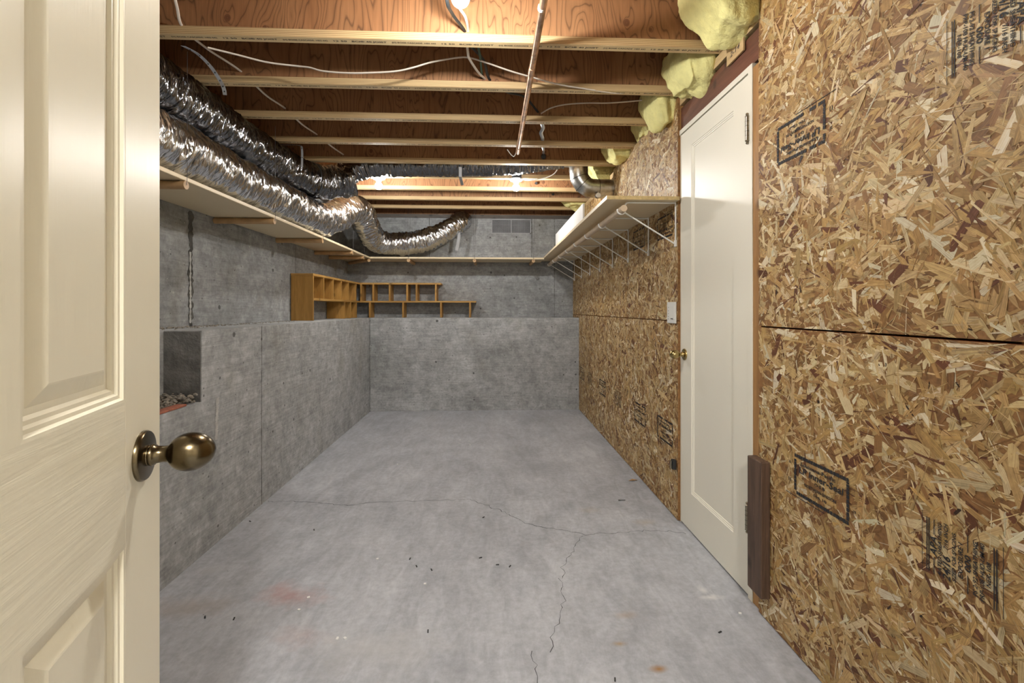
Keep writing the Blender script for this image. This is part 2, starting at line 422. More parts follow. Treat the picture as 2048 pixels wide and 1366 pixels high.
# ------------------------------------------------------------------ dimensions of the room
R = 1.0            # room side of the right wall boards
XL = -1.3186       # face of the left ledge
XLU = -1.678       # upper left foundation wall
YB = 5.19; YBU = 5.57
LZ = 1.031         # top of the ledge
JZ = 2.256         # underside of joists
SUB = JZ + .302
CT = 2.212         # top of the foundation wall

# floor
o = MB().box(-1.9, 1.6, -2.6, 5.75, -.1, 0).build('floor', 'floor'); tag(o, 'smooth grey concrete floor with hairline cracks', 'floor', kind='structure'); floor = o
def crack(pxs, wd, seed):
    rnd = random.Random(seed); pts = [on_z(x, y, 0) for x, y in pxs]; fine = []
    for a, b in zip(pts, pts[1:]):
        n = max(2, int((b - a).length / .018))
        for i in range(n):
            fine.append(a.lerp(b, i / n) + Vector((rnd.gauss(0, .0055), rnd.gauss(0, .0055), 0)))
    fine.append(pts[-1]); vs = []; fs = []
    for i, p in enumerate(fine):
        t = (fine[min(i + 1, len(fine) - 1)] - fine[max(i - 1, 0)]).normalized(); nrm = Vector((-t.y, t.x, 0))
        h = wd * rnd.uniform(.4, 1.3)
        vs += [p + nrm * h + Vector((0, 0, .0006)), p - nrm * h + Vector((0, 0, .0006))]
        if i: fs.append((2 * i - 2, 2 * i - 1, 2 * i + 1, 2 * i))
    mb = MB(); mb.add(vs, fs); return mb.build('crack', 'crack', floor)
crack([(532, 1003), (610, 1004), (700, 1011), (740, 1005), (850, 1001), (938, 999), (1000, 1021), (1050, 1046), (1100, 1057), (1172, 1069), (1230, 1066), (1290, 1061), (1340, 1063), (1372, 1068)], .0016, 1)
crack([(1160, 1072), (1150, 1095), (1131, 1130), (1122, 1160), (1131, 1195), (1116, 1240), (1100, 1305)], .0012, 2)
crack([(1064, 1305), (1070, 1340), (1072, 1366), (1085, 1420)], .0011, 3)

# left wall: upper foundation wall, ledge with a broken notch
wl = tag(MB().box(XLU - .2, XLU, -.15, YBU + .2, 0, CT).build('wall_left', 'cw'), 'upper grey cast concrete foundation wall on the left', 'wall', kind='structure')
mb = MB(); NY0, NY1, NX, NZ = 1.2, 2.193, -1.485, .705
mb.box(XLU, XL, NY1, YBU, 0, LZ); mb.box(XLU, XL, -.15, NY0, 0, LZ)
mb.box(XLU, XL, NY0, NY1, 0, NZ); mb.box(XLU, NX, NY0, NY1, NZ, LZ)
ledge = mb.build('concrete_ledge', 'cw2', wl)
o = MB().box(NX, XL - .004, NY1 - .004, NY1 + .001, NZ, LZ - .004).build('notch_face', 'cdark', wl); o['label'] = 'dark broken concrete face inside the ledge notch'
def seam_strip(parent, pts_fn, z0, z1, wd, m, seed, lift, name='form_seam'):
    rnd = random.Random(seed); n = 40; vs = []; fs = []
    for i in range(n + 1):
        z = z0 + (z1 - z0) * i / n; h = wd * rnd.uniform(.35, 1.0); j = rnd.gauss(0, wd * .12)
        vs += [pts_fn(-h + j, z), pts_fn(h + j, z)]
        if i: fs.append((2 * i - 2, 2 * i - 1, 2 * i + 1, 2 * i))
    mb = MB(); mb.add(vs, fs); return mb.build(name, m, parent)
seam_strip(wl, lambda a, z: (XLU + .002, 2.69 + a, z), LZ, 1.68, .026, 'seamc', 4, 0)
seam_strip(wl, lambda a, z: (XLU + .003, 2.685 + a, z), LZ + .02, 1.45, .010, 'lime', 5, 0, 'lime_streak')
seam_strip(wl, lambda a, z: (XLU + .002, 4.1 + a, z), LZ, 1.68, .004, 'seamc', 14, 0)
seam_strip(wl, lambda a, z: (XL + .001, 2.753 + a, z), 0, LZ, .003, 'seamc', 6, 0)
q = on_x(432, 860, XL)
seam_strip(wl, lambda a, z: (XL + .0012, q.y + a + .05 * (z - .5), z), .50, .70, .016, 'lime', 15, 0, 'lime_streak')
seam_strip(wl, lambda a, z: (XL + .001, 5.175 + a, z), 0, LZ - .01, .010, 'seamc', 7, 0)
# back wall
wb = tag(MB().box(XLU, 1.2, YBU, YBU + .2, 0, CT).build('wall_back', 'cw'), 'upper grey cast concrete foundation wall at the far end', 'wall', kind='structure')
o = MB().box(XL, 1.2, YB, YBU, 0, LZ).build('concrete_ledge', 'cw2', wb)
seam_strip(wb, lambda a, z: (.775 + a, YBU - .002, z), LZ, CT, .003, 'seamc', 8, 0)
seam_strip(wb, lambda a, z: (.5 + a, YBU - .002, z), 1.7, CT, .004, 'seamc', 9, 0)
seam_strip(wb, lambda a, z: (-.72 + a, YBU - .002, z), 1.7, CT, .004, 'seamc', 10, 0)
# rubble along the left ledge and in the notch
def rock(mb, c, r, rnd):
    bm = bmesh.new(); bmesh.ops.create_icosphere(bm, subdivisions=1, radius=1)
    vs = [Vector(c) + Vector((v.co.x * r * rnd.uniform(.6, 1.2), v.co.y * r * rnd.uniform(.6, 1.2), v.co.z * r * rnd.uniform(.4, .9))) for v in bm.verts]
    bm.verts.index_update(); fs = [tuple(v.index for v in f.verts) for f in bm.faces]; bm.free(); mb.add(vs, fs)
rnd = random.Random(3); mb = MB()
for i in range(420):
    y = rnd.uniform(1.6, 3.9); rock(mb, (XLU + abs(rnd.gauss(0, .06)) + .006, y, LZ + .001), rnd.uniform(.002, .007) * (1.4 if y < 3 else .8), rnd)
tag(mb.build('ledge_rubble', 'rock'), 'loose crumbs of concrete strewn along the left ledge', 'rubble', kind='stuff')
mb = MB()
for i in range(620):
    y_ = rnd.uniform(1.85, NY1 - .006); x_ = rnd.uniform(NX + .005, XL - .056 if y_ < 2.115 else XL - .012)
    rock(mb, (x_, y_, NZ + rnd.uniform(.002, .012 + .03 * max(0, (y_ - 2.0) / .19))), rnd.uniform(.004, .014), rnd)
tag(mb.build('notch_rubble', 'rock'), 'broken concrete rubble lying in the notch of the ledge', 'rubble', kind='stuff')
tag(MB().box(XL - .05, XL - .006, 1.90, 2.10, NZ, NZ + .010).build('brick', 'brick', bev=.003), 'red brick edge lying at the lip of the ledge notch', 'brick')

# ------------------------------------------------------------------ ceiling: subfloor, sill, rim
ceil = tag(MB().box(-1.9, 1.6, -.15, 5.78, SUB, SUB + .02).build('ceiling', 'subfloor'), 'plywood subfloor seen above the open joists', 'ceiling', kind='structure')
MB().box(XLU - .15, XLU + .0, -.15, YBU + .15, CT, JZ).build('sill_plate', 'sillw', ceil)
MB().box(XLU, 1.3, YBU - .005, YBU + .13, CT, JZ).build('sill_plate', 'sillw', ceil)
MB().box(XLU - .12, XLU - .09, -.15, YBU + .15, JZ, SUB).build('rim_board', 'web', ceil)
MB().box(XLU - .1, 1.5, YBU + .06, YBU + .09, JZ, SUB).build('rim_board', 'web', ceil)
MB().box(1.46, 1.5, -.15, YBU + .1, JZ, SUB).build('rim_board', 'web', ceil)

# joists: near ones first
JY = lambda k: 1.986 + .4075 * (k - 1)
JX0, JX1 = XLU - .085, 1.455
ordn = {1: 'nearest', 2: 'second', 3: 'third', 4: 'fourth', 5: 'fifth', 6: 'sixth', 7: 'seventh', 8: 'eighth', 9: 'farthest'}
mbw = MB().box(JX0, JX1, -.005, .005, .034, .27); mbb = MB().box(JX0, JX1, -.022, .022, 0, .034); mbt = MB().box(JX0, JX1, -.022, .022, .268, .302)
proto = None
runs = []
def run(t, x, size, wd):
    f = Flat(); f.text(t, 0, 0, size, wd)
    o = f.build('lettering', 'ink2', None, (0, 0, 0), (1, 0, 0), (0, -1, 0)); runs.append((o.data, x)); bpy.data.objects.remove(o)
xx = JX0 + .25
rm = {}
for t_, sz_, w_ in (('BCI\u00ae 40 JOIST', .0150, .145), ('(H) BOISE CASCADE  HES 442', .0125, .185), ('12 50', .0135, .055)):
    f = Flat(); f.text(t_, 0, 0, sz_, w_); o = f.build('lettering', 'ink2', None, (0, 0, 0), (1, 0, 0), (0, -1, 0)); rm[t_] = (o.data, w_); bpy.data.objects.remove(o)
while xx < 1.1:
    for t_, (me_, w_) in rm.items(): runs.append((me_, xx + w_ / 2)); xx += w_ + .022
for k in range(-3, 10):
    y = JY(k)
    if k >= 1:
        lab = {1: 'nearest fully visible plywood I-joist, brightly lit grain web under the top lamp',
               6: 'sixth plywood I-joist from the camera, carrying the two far bulbs',
               9: 'farthest plywood I-joist, closest to the back concrete wall'}.get(k, '%s plywood I-joist from the camera with pale laminated flanges' % ordn[k])
    elif k == 0: lab = 'I-joist at the top edge carrying the near bare bulb'
    else: lab = {-1: 'I-joist one bay nearer than the near bare bulb', -2: 'I-joist two bays nearer than the near bare bulb', -3: 'I-joist directly over the open panel door'}[k]
    root = thing('ceiling_joist', (0, y, JZ), lab, 'joist', 'open I-joists of the ceiling')
    if proto is None:
        parts = [mbw.build('web', 'web', root, local=True), mbb.build('bottom_flange', 'lvl', root, local=True), mbt.build('top_flange', 'lvl', root, local=True)]
        proto = [p.data for p in parts]
    else:
        for nm, me in zip(('web', 'bottom_flange', 'top_flange'), proto):
            q = bpy.data.objects.new(nm, me); COL.objects.link(q); q.parent = root
    if k in (1, 2, 3, 4):
        pr = [c for c in root.children if c.name.startswith('bottom_flange')][0] if root.children else None
        for me_, x_ in runs:
            q = bpy.data.objects.new('lettering', me_); COL.objects.link(q); q.parent = pr; q.location = (x_ + .03 * k, 0, -.0006)

# ------------------------------------------------------------------ right wall
wr = tag(MB().box(1.10, 1.12, -.15, YBU, 0, 2.21).build('wall_right', 'stud'), 'stud wall on the right faced with strand board', 'wall', kind='structure')
mb = MB().box(1.0115, 1.1, -.15, YBU, 2.213, 2.2545).build('top_plate', 'plate', wr)
for y in (.0, .41, .82, 1.22, 2.45, 2.85, 3.26, 3.67, 4.08, 4.49, 4.9, 5.3):
    MB().box(1.012, 1.099, y - .019, y + .019, 0, 2.212).build('stud', 'stud', wr)
MB().box(1.0115, 1.099, 1.690, 1.744, 0, 2.06).build('stud', 'stud', wr)
MB().box(1.016, 1.099, 1.690, 2.43, 2.078, 2.196).build('door_header', 'header', wr)
blk = MB().box(1.004, 1.0115, 1.80, 1.93, 2.158, 2.213).build('nailed_block', 'plate', wr)
t = Flat(); t.text('2-14', 0, 0, .030, .075, .2)
t.build('pencil_mark', 'ink2', blk, (1.0034, 1.865, 2.19), (0, -1, 0), (0, 0, 1), .05)

PAL = [((.66, .47, .22), 3.0), ((.57, .37, .15), 3.6), ((.74, .57, .31), 2.4), ((.45, .265, .095), 2.4), ((.29, .145, .05), 1.7), ((.17, .065, .028), .9), ((.86, .73, .48), 1.2), ((.52, .32, .11), 2.2), ((.05, .025, .015), .30)]
PALC = np.array([p[0] for p in PAL]); PALW = np.array([p[1] for p in PAL]); PALW = PALW / PALW.sum()
def strands(sheet, y0, y1, z0, z1, seed, cover=3.6):
    rg = np.random.default_rng(seed)
    Lm, Wm = .068, .0160
    n = int((y1 - y0) * (z1 - z0) * cover / (Lm * Wm * .8))
    cy = rg.uniform(y0, y1, n); cz = rg.uniform(z0, z1, n)
    ln = np.clip(rg.lognormal(math.log(.072), .5, n), .015, .16); wd = np.clip(rg.lognormal(math.log(.0175), .55, n), .004, .042)
    small = rg.random(n) < .30; ln[small] *= .5; wd[small] *= .5
    ci = rg.choice(len(PALC), n, p=PALW); dk_ = ci == len(PALC) - 1; ln[dk_] *= .35; wd[dk_] *= .35
    sl = rg.random(n) < .28; wd[sl] = rg.uniform(.0018, .0045, sl.sum())
    ang = rg.normal(0, .95, n) + .25
    # large late strands on top
    dep = rg.uniform(0, .0011, n)
    sk = rg.uniform(-.35, .35, (n, 2))
    tp = rg.uniform(.35, 1.0, (n, 4))
    # six corners in (u along, v across)
    U = np.stack([-ln / 2, -ln / 2 * (.72 + .2 * sk[:, 0]), ln / 2 * (.72 + .2 * sk[:, 1]), ln / 2, ln / 2 * (.78 - .2 * sk[:, 1]), -ln / 2 * (.78 - .2 * sk[:, 0])], 1)
    V = np.stack([sk[:, 0] * wd, wd / 2 * tp[:, 0], wd / 2 * tp[:, 1], sk[:, 1] * wd, -wd / 2 * tp[:, 2], -wd / 2 * tp[:, 3]], 1)
    blunt = rg.random(n) < .45
    U[blunt, 0] = -ln[blunt] / 2 * .86; U[blunt, 3] = ln[blunt] / 2 * .86
    c, s = np.cos(ang)[:, None], np.sin(ang)[:, None]
    Y = np.clip(cy[:, None] + U * c - V * s, y0, y1); Z = np.clip(cz[:, None] + U * s + V * c, z0, z1)
    tilt = rg.normal(0, .00028, (n, 2))
    X = R + .0002 - dep[:, None] * .6 - tilt[:, :1] * np.sign(U) - tilt[:, 1:] * np.sign(V)
    co = np.stack([X, Y, Z], 2).reshape(-1, 3).astype(np.float32)
    me = bpy.data.meshes.new('strands')
    me.vertices.add(n * 6); me.vertices.foreach_set('co', co.ravel())
    me.loops.add(n * 6); me.loops.foreach_set('vertex_index', np.arange(n * 6, dtype=np.int32))
    me.polygons.add(n); me.polygons.foreach_set('loop_start', np.arange(0, n * 6, 6, dtype=np.int32))
    me.update(calc_edges=True)
    colr = PALC[ci] * rg.uniform(.78, 1.2, (n, 1)) * (1 + rg.normal(0, .016, (n, 3)))
    colr = np.clip(colr * np.array([.83, .845, .90]), 0, .9)
    # deeper flakes hold more resin, a few knots are dark
    rgba = np.concatenate([colr, np.ones((n, 1))], 1)
    a = me.attributes.new('tint', 'FLOAT_COLOR', 'POINT'); a.data.foreach_set('color', np.repeat(rgba, 6, 0).astype(np.float32).ravel())
    g = np.stack([U, V, np.repeat(rg.random((n, 1)), 6, 1)], 2).reshape(-1, 3).astype(np.float32)
    a = me.attributes.new('grain', 'FLOAT_VECTOR', 'POINT'); a.data.foreach_set('vector', g.ravel())
    me.materials.append(M['strand'])
    o = bpy.data.objects.new('strands', me); COL.objects.link(o); o.parent = sheet; o['kind'] = 'stuff'
    return o
def osb(y0, y1, z0, z1, seed, label):
    mb = MB(); mb.box(R + .0004, R + .0115, y0, y1, z0, z1)
    mb.m = [0, 0, 0, 1 if y0 < 0 else 0, 1, 1]
    o = mb.build('strand_board', ['osb_base', 'osb_edge'], wr); o['label'] = label
    strands(o, y0, y1, z0, z1, seed); return o
SZ = 1.066
s_nl = osb(-.15, 1.687, .004, SZ - .0035, 11, 'near lower strand board sheet with black mill stamps')
s_nu = osb(-.15, 1.687, SZ + .002, 2.42, 12, 'near upper strand board sheet with upside-down mill stamps')
s_fl = osb(2.434, YB, .004, SZ - .003, 13, 'far lower strand board sheet beyond the ivory door')
s_fl2 = osb(YB + .001, YBU, LZ + .002, SZ - .0015, 16, 'strip of strand board above the back ledge')
s_fu = osb(2.434, 3.35, SZ + .0015, 2.262, 14, 'upper strand board sheet beside the ivory door')
s_fu2 = osb(3.352, 3.73, SZ + .0015, 2.262, 17, 'narrow upper strand board sheet near the metal elbow')
s_fu4 = osb(3.872, YBU, SZ + .0015, 2.2, 18, 'far upper strand board sheet behind the white board')
s_fu3 = osb(3.732, 3.870, SZ + .0015, 2.03, 15, 'short strand board sheet under the metal elbow')

def lp_stamp(parent, y, z, rot, seed, simple_=False):
    rnd = random.Random(seed); f = Flat(); W, H, b = .23, .12, .0105
    x = -W / 2
    while x < W / 2 - .004:
        l = rnd.choice((.009, .012, .015))
        for s in (-1, 1):
            if rnd.random() > .10: f.rect(x, min(x + l - .0016, W / 2), s * H / 2 - b / 2, s * H / 2 + b / 2)
        x += l
    q = -H / 2 + .007
    while q < H / 2 - .008:
        l = rnd.choice((.009, .012))
        for s in (-1, 1):
            if rnd.random() > .08: f.rect(s * (W / 2 - .003) - b / 2, s * (W / 2 - .003) + b / 2, q, min(q + l - .0014, H / 2 - .006))
        q += l
    f.text('Louisiana-Pacific', -.01, .040, .016, .15)
    f.text('LP Inner-Seal', 0, .018, .028, .19, .12)
    f.text('O S B', 0, -.003, .013, .045)
    f.text('NORTHERN DIVISION', 0, -.021, .013, .135)
    f.text('106.10', 0, -.038, .012, .055)
    f.text('20', -.14, .03, .012); f.text('11', -.14, -.028, .018); f.rect(-.16, .02, -.0745, -.0725)
    f.text('19', .135, -.02, .012)
    return f.build('mill_stamp', 'ink', parent, (R - .0019, y, z), (0, -1, 0), (0, 0, 1), rot)
def apa_stamp(parent, y, z, rot):
    f = Flat()
    for b_ in (.0735, .0685, -.0685, -.0735): f.rect(-.062, .060, b_ - .0012, b_ + .0012)
    f.rect(-.07, .07, .0845, .0857); f.rect(-.07, .07, -.0857, -.0845)
    f.rect(-.062, -.026, .0555, .0575); f.rect(.026, .060, .0555, .0575)
    f.text('APA', 0, .057, .022, .044, .2)
    f.text('RATED SHEATHING', 0, .043, .0125, .115, .15)
    f.text('24/16', -.034, .027, .024, .052, .15); f.text('7/16 INCH', .034, .029, .013, .056, .15)
    f.text('SIZED FOR SPACING', -.002, .011, .012, .105, .15)
    f.text('EXPOSURE 1', 0, -.003, .014, .075, .15)
    f.text('000', 0, -.018, .018, .034, .1); f.rect(-.062, -.024, -.0185, -.0165); f.rect(.024, .060, -.0185, -.0165)
    f.text('PS 2-92 SHEATHING', -.002, -.033, .0125, .112, .15)
    f.text('PRP-108 HUD-UM-40', -.002, -.0465, .0125, .118, .15)
    f.text('NER-108', 0, -.059, .012, .05, .15)
    return f.build('mill_stamp', 'ink', parent, (R - .0019, y, z), (0, -1, 0), (0, 0, 1), rot)
lp_stamp(s_nu, 1.457, 1.692, math.pi, 1); lp_stamp(s_nl, 1.365, .592, 0, 2)
apa_stamp(s_nl, .944, .596, math.pi / 2); apa_stamp(s_nu, .886, 1.690, -math.pi / 2)
lp_stamp(s_fl, 2.617, .436, 0, 3); lp_stamp(s_fl, 3.06, .43, 0, 4); lp_stamp(s_fl, 4.09, .43, 0, 5); lp_stamp(s_fl, 5.03, .43, 0, 6)
apa_stamp(s_fl, 3.58, .43, math.pi / 2); apa_stamp(s_fl, 4.62, .43, math.pi / 2)
lp_stamp(s_fu, 2.62, 1.60, math.pi, 7); lp_stamp(s_fu, 3.08, 1.60, math.pi, 8)

# ------------------------------------------------------------------ front wall with doorway and hall behind the camera
mb = MB(); mb.box(XLU, -.30, -.15, -.045, 0, SUB); mb.box(.52, 1.1, -.15, -.045, 0, SUB); mb.box(-.30, .52, -.15, -.045, 2.06, SUB)
tag(mb.build('wall_front', 'hall'), 'painted wall with the open doorway around the viewer', 'wall', kind='structure')
mb = MB(); mb.box(-1.9, -1.8, -2.6, -.15, 0, 2.5); mb.box(1.5, 1.6, -2.6, -.15, 0, 2.5); mb.box(-1.9, 1.6, -2.7, -2.6, 0, 2.5); mb.box(-1.9, 1.6, -2.6, -.15, 2.45, 2.5)
tag(mb.build('wall_hall', 'hall'), 'painted hall walls and ceiling behind the doorway', 'wall', kind='structure')
hl = thing('added_fill_lamp', (.15, -1.1, 2.45), 'added round fill lamp on the unseen hall ceiling', 'lamp')  # unseen lamp, added to send soft fill light through the doorway
MB().lathe([(.02, 0), (.15, 0), (.155, -.02), (.02, -.02)], 24, Matrix.Translation((.15, -1.1, 2.45))).build('fill_lamp_base', 'white', hl, True)
MB().lathe([(.145, -.02), (.14, -.05), (.11, -.08), (.05, -.098), (.005, -.1)], 24, Matrix.Translation((.15, -1.1, 2.45))).build('fill_lamp_dome', 'hallfill', hl, True)

# ------------------------------------------------------------------ panel door helper (local: x width, y depth into the leaf, z up)
def panel_mesh(mb, x0, x1, z0, z1, prof):
    vs = []; fs = []
    for off, dp in prof:
        vs += [(x0 + off, dp, z0 + off), (x1 - off, dp, z0 + off), (x1 - off, dp, z1 - off), (x0 + off, dp, z1 - off)]
    for i in range(len(prof) - 1):
        for k in range(4): fs.append((4 * i + k, 4 * i + (k + 1) % 4, 4 * i + 4 + (k + 1) % 4, 4 * i + 4 + k))
    e = 4 * (len(prof) - 1); fs.append((e, e + 1, e + 2, e + 3)); mb.add(vs, fs)
# front door on the left
ED = Vector((-.2840, .9588, 0)); EP = Vector((-.4785, .6984, 0)); DW = .76; HP = EP - ED * DW
d1 = thing('door_1', (HP.x, HP.y, .008), 'cream moulded six-panel door standing open at the left edge', 'door', kind='structure')
d1.rotation_euler = (0, 0, math.atan2(ED.y, ED.x))
TH = .035; ST = .111; PW = .192; MUL = DW - 2 * ST - 2 * PW
cols_ = [(ST, ST + PW), (ST + PW + MUL, DW - ST)]
rows_ = [(.235, .832), (1.008, 1.62), (1.72, 1.93)]
for a, b in ((0, ST), (DW - ST, DW)): MB().box(a, b, 0, TH, 0, 2.03).build('stile', 'door_v', d1, local=True, bev=.0015)
zz = [(0, .235), (.832, 1.008), (1.62, 1.72), (1.93, 2.03)]
for a, b in zz: MB().box(ST, DW - ST, 0, TH, a, b).build('rail', 'door_h', d1, local=True)
for a, b in rows_: MB().box(ST + PW, ST + PW + MUL, 0, TH, a, b).build('mullion', 'door_v', d1, local=True)
PROF = [(0, 0), (.0035, .0002), (.006, .0032), (.010, .0036), (.0125, .0066), (.0165, .007), (.0195, .0105), (.026, .0108), (.043, .0035), (.045, .0030)]
for a, b in cols_:
    for c, d in rows_:
        mb = MB(); panel_mesh(mb, a, b, c, d, PROF); mb.box(a, b, .014, .021, c, d)
        mb.build('door_panel', 'door_v', d1, local=True)
def knob(parent, T, k, m, rose_r=.033, ln=.026):
    MB().lathe([(.004, 0), (rose_r, 0), (rose_r, .003), (rose_r * .95, .0055), (rose_r * .80, .0065), (rose_r * .42, .0075), (rose_r * .40, .010), (.004, .010)], 40, T).build('rosette', m, parent, True, local=True)
    pr = [(.003, .008), (.0135, .008), (.0145, .011), (.0135, .014), (.0115, .016), (.0105, .024), (.0115, .030), (.0125, .0315)]
    for i in range(0, 15):
        t = i / 14; a = math.pi * (.14 + .86 * t)
        pr.append((k * math.sin(a) * (1 - .10 * t) + .0003, .030 + ln * (1 - math.cos(a)) - ln * (1 - math.cos(math.pi * .14))))
    MB().lathe(pr, 40, T).build('door_knob', m, parent, True, local=True)
T = Matrix.Translation((DW - .060, 0, .927)) @ Matrix.Rotation(math.pi / 2, 4, 'X')
knob(d1, T, .0265, 'bronze', ln=.0285)
# hinge leaves of the front door
for z in (.25, 1.75): MB().tube([(0, -.008, z), (0, -.008, z + .09)], .006, 12).build('hinge', 'steel', d1, True, local=True)

# ivory closet door on the right wall
DX = 1.011; DY0, DY1 = 1.776, 2.424
d2 = thing('door_2', (DX, DY1, .010), 'ivory gloss single-panel door closed in the strand board wall', 'door', kind='structure')
d2.rotation_euler = (0, 0, -math.pi / 2)   # local x -> world -y, local y -> world +x
W2 = DY1 - DY0; H2 = 2.038
for a, b in ((0, .130), (W2 - .112, W2)): MB().box(a, b, 0, .035, 0, H2).build('stile', 'door2', d2, local=True)
for a, b in ((0, .190), (1.945, H2)): MB().box(.130, W2 - .112, 0, .035, a, b).build('rail', 'door2', d2, local=True)
mb = MB(); panel_mesh(mb, .130, W2 - .112, .190, 1.945, [(0, 0), (.002, .003), (.006, .0035), (.0085, .0065), (.013, .007), (.015, .010), (.018, .010)]); mb.box(.130, W2 - .112, .015, .022, .190, 1.945)
mb.build('door_panel', 'door2', d2, local=True)
T = Matrix.Translation((.052, 0, .884)) @ Matrix.Rotation(math.pi / 2, 4, 'X')
knob(d2, T, .0235, 'brass', .030)
for z in (.305, 1.825):
    q = MB().tube([(W2 + .004, -.007, z - .046), (W2 + .004, -.007, z + .046)], .0075, 14).build('hinge', 'steel', d2, True, local=True)
    mb = MB()
    for zz_, s in ((z + .046, 1), (z - .046, -1)):
        mb.lathe([(.0075, 0), (.0085, .002), (.004, .006), (.006, .010), (.0045, .014), (.001, .016)], 14, Matrix.Translation((W2 + .004, -.007, zz_)) @ Matrix.Rotation(0 if s > 0 else math.pi, 4, 'X'))
    q2 = mb.build('finial', 'steel', q, True, local=True)
    mb = MB()
    for h in (-.028, -.010, .010, .028): mb.tube([(W2 + .004, -.007, z + h - .0006), (W2 + .004, -.007, z + h + .0006)], .0079, 14)
    mb.build('knuckle_gap', 'seam', q, True, local=True)
    MB().box(W2 + .004, W2 + .030, -.0015, .0, z - .045, z + .045).build('hinge_leaf', 'steel', q, local=True)
# jamb
mb = MB().box(1.0085, 1.098, 1.745, 1.7745, 0, 2.078).box(1.0085, 1.098, 1.7745, 2.4335, 2.054, 2.078).box(1.013, 1.098, 2.4255, 2.4335, 0, 2.054).box(1.04, 1.098, 1.7745, 2.4255, 0.0, .004)
tag(mb.build('trim_1', 'door2'), 'ivory painted door jamb around the closet door', 'door frame', kind='structure')
# dark 2x4 block on the wall
tag(MB().box(.963, R - .0014, 1.612, 1.700, .094, .583).build('wood_block', 'block', bev=.004), 'dark weathered wooden block fixed upright beside the lower hinge', 'block')
# small catch at the far jamb
ct = thing('door_catch', (R, 2.465, .30), 'small dark metal catch on the boards beside the door foot', 'catch')
MB().box(R - .022, R - .0014, 2.448, 2.476, .268, .318).build('catch_body', 'dark', ct, bev=.002)
MB().tube([(R - .026, 2.462, .274), (R - .026, 2.462, .312)], .006, 10).build('spring', 'steel', ct, True)

# switch
sw = thing('light_switch', (R - .002, 2.505, 1.13), 'white two-gang timer switch plate on the strand board by the door', 'switch')
MB().box(R - .009, R - .0014, 2.447, 2.563, 1.052, 1.168).build('wall_plate', 'knobwhite', sw, bev=.002)
MB().box(R - .0105, R - .009, 2.462, 2.520, 1.075, 1.148).build('rocker', 'knobwhite', sw, bev=.0005)
MB().box(R - .0135, R - .0105, 2.478, 2.500, 1.074, 1.080).build('slide_button', 'grey_tape', sw)
f = Flat()
for i, z in enumerate((1.138, 1.120, 1.104, 1.088, 1.075)): f.text(('10', '20', '30', '45', '60')[i], 0, z - 1.108, .009)
f.build('dial_marks', 'ink2', sw, (R - .0094, 2.542, 1.108), (0, -1, 0), (0, 0, 1))

# ------------------------------------------------------------------ shelves
SU = 1.687
sh = thing('wall_shelf', (-1.5, 2.7, SU), 'cream painted plank shelf under the silver duct along the left wall', 'shelf')
MB().box(XLU + .002, -1.322, .15, YB, SU, SU + .019).build('shelf_board', 'cream', sh, bev=.003)
for y in (1.28, 2.085, 2.916, 3.737, 4.54, 4.94):
    d = MB().tube([(XLU + .002, y, SU - .019), (-1.318, y, SU - .019)], .0185, 16).build('dowel_bracket', 'dowel', sh, True)
    w_ = MB().tube([(-1.316, y, SU - .019), (-1.314, y, SU + .03), (-1.32, y + .01, JZ - .002)], .0011, 5).build('hanger_wire', 'wire', d)
d = MB().tube([(XLU + .03, YBU - .03, SU - .019), (-1.335, YB + .01, SU - .019)], .0185, 16).build('dowel_bracket', 'dowel', sh, True)
sb = thing('wall_shelf', (-.35, YBU, SU), 'cream painted plank shelf crossing the far concrete wall', 'shelf')
MB().box(XLU + .002, .607, YB + .001, YBU - .006, SU, SU + .019).build('shelf_board', 'cream', sb, bev=.003)
for x in (-.90, -.173, .486):
    d = MB().tube([(x, YBU - .007, SU - .019), (x, YB - .004, SU - .019)], .0185, 16).build('dowel_bracket', 'dowel', sb, True)
    for s in (-.012, .012): MB().tube([(x + s * .2, YB - .006, SU - .02), (x + s, YB + .03, SU + .4), (x + s, 5.248, JZ - .002)], .0011, 5).build('hanger_wire', 'wire', d)
RU = 1.704
sr = thing('wall_shelf', (.8, 3.9, RU), 'cream painted plank shelf with a closet rod on the right wall', 'shelf')
mb = MB().box(.610, R - .002, 2.405, YBU - .008, RU, RU + .019); mb.m = [0] * 6; mb.m[2] = 1
mb.build('shelf_board', ['cream', 'raw_edge'], sr)
RX, RZ = .700, 1.657
MB().tube([(RX, 2.40, RZ), (RX, YBU - .01, RZ)], .0175, 20).build('closet_rod', 'rodw', sr, True)
def bracket(y):
    r = .0042
    b = MB(); b.tube(cat_rom([(R - .006, y, RU - .232), (R - .006, y, RU - .02), (R - .012, y, RU - .007), (R - .03, y, RU - .006), (.80, y, RU - .006), (.735, y, RU - .007), (.722, y, RU - .016)], 6), r, 8)
    o = b.build('shelf_bracket', 'white', sr, True)
    b = MB(); b.tube([(R - .007, y, RU - .226), (.716, y, RZ - .012)], r, 8); b.build('brace', 'white', o, True)
    pts = [(RX + .0215 * math.cos(a), y, RZ + .0215 * math.sin(a)) for a in [math.radians(q) for q in range(60, 345, 15)][::-1]]
    b = MB(); b.tube([(.722, y, RU - .014)] + [(RX + .0215 * math.cos(math.radians(q)), y, RZ + .0215 * math.sin(math.radians(q))) for q in range(45, -200, -15)], r, 8); b.build('rod_hook', 'white', o, True)
    MB().box(R - .012, R - .0014, y - .009, y + .009, RU - .240, RU - .205).build('wall_foot', 'white', o, bev=.002)
for k in range(8): bracket(2.45 + .428 * k)
bd = tag(MB().box(.655, .668, 3.26, 4.62, RU + .019, RU + .172).build('white_board', 'boardw', bev=.001), 'long white board standing on edge on the right shelf', 'board')
bd2 = MB().box(.668, .676, 3.262, 3.27, RU + .019, RU + .172).build('raw_edge', 'raw_edge', bd)

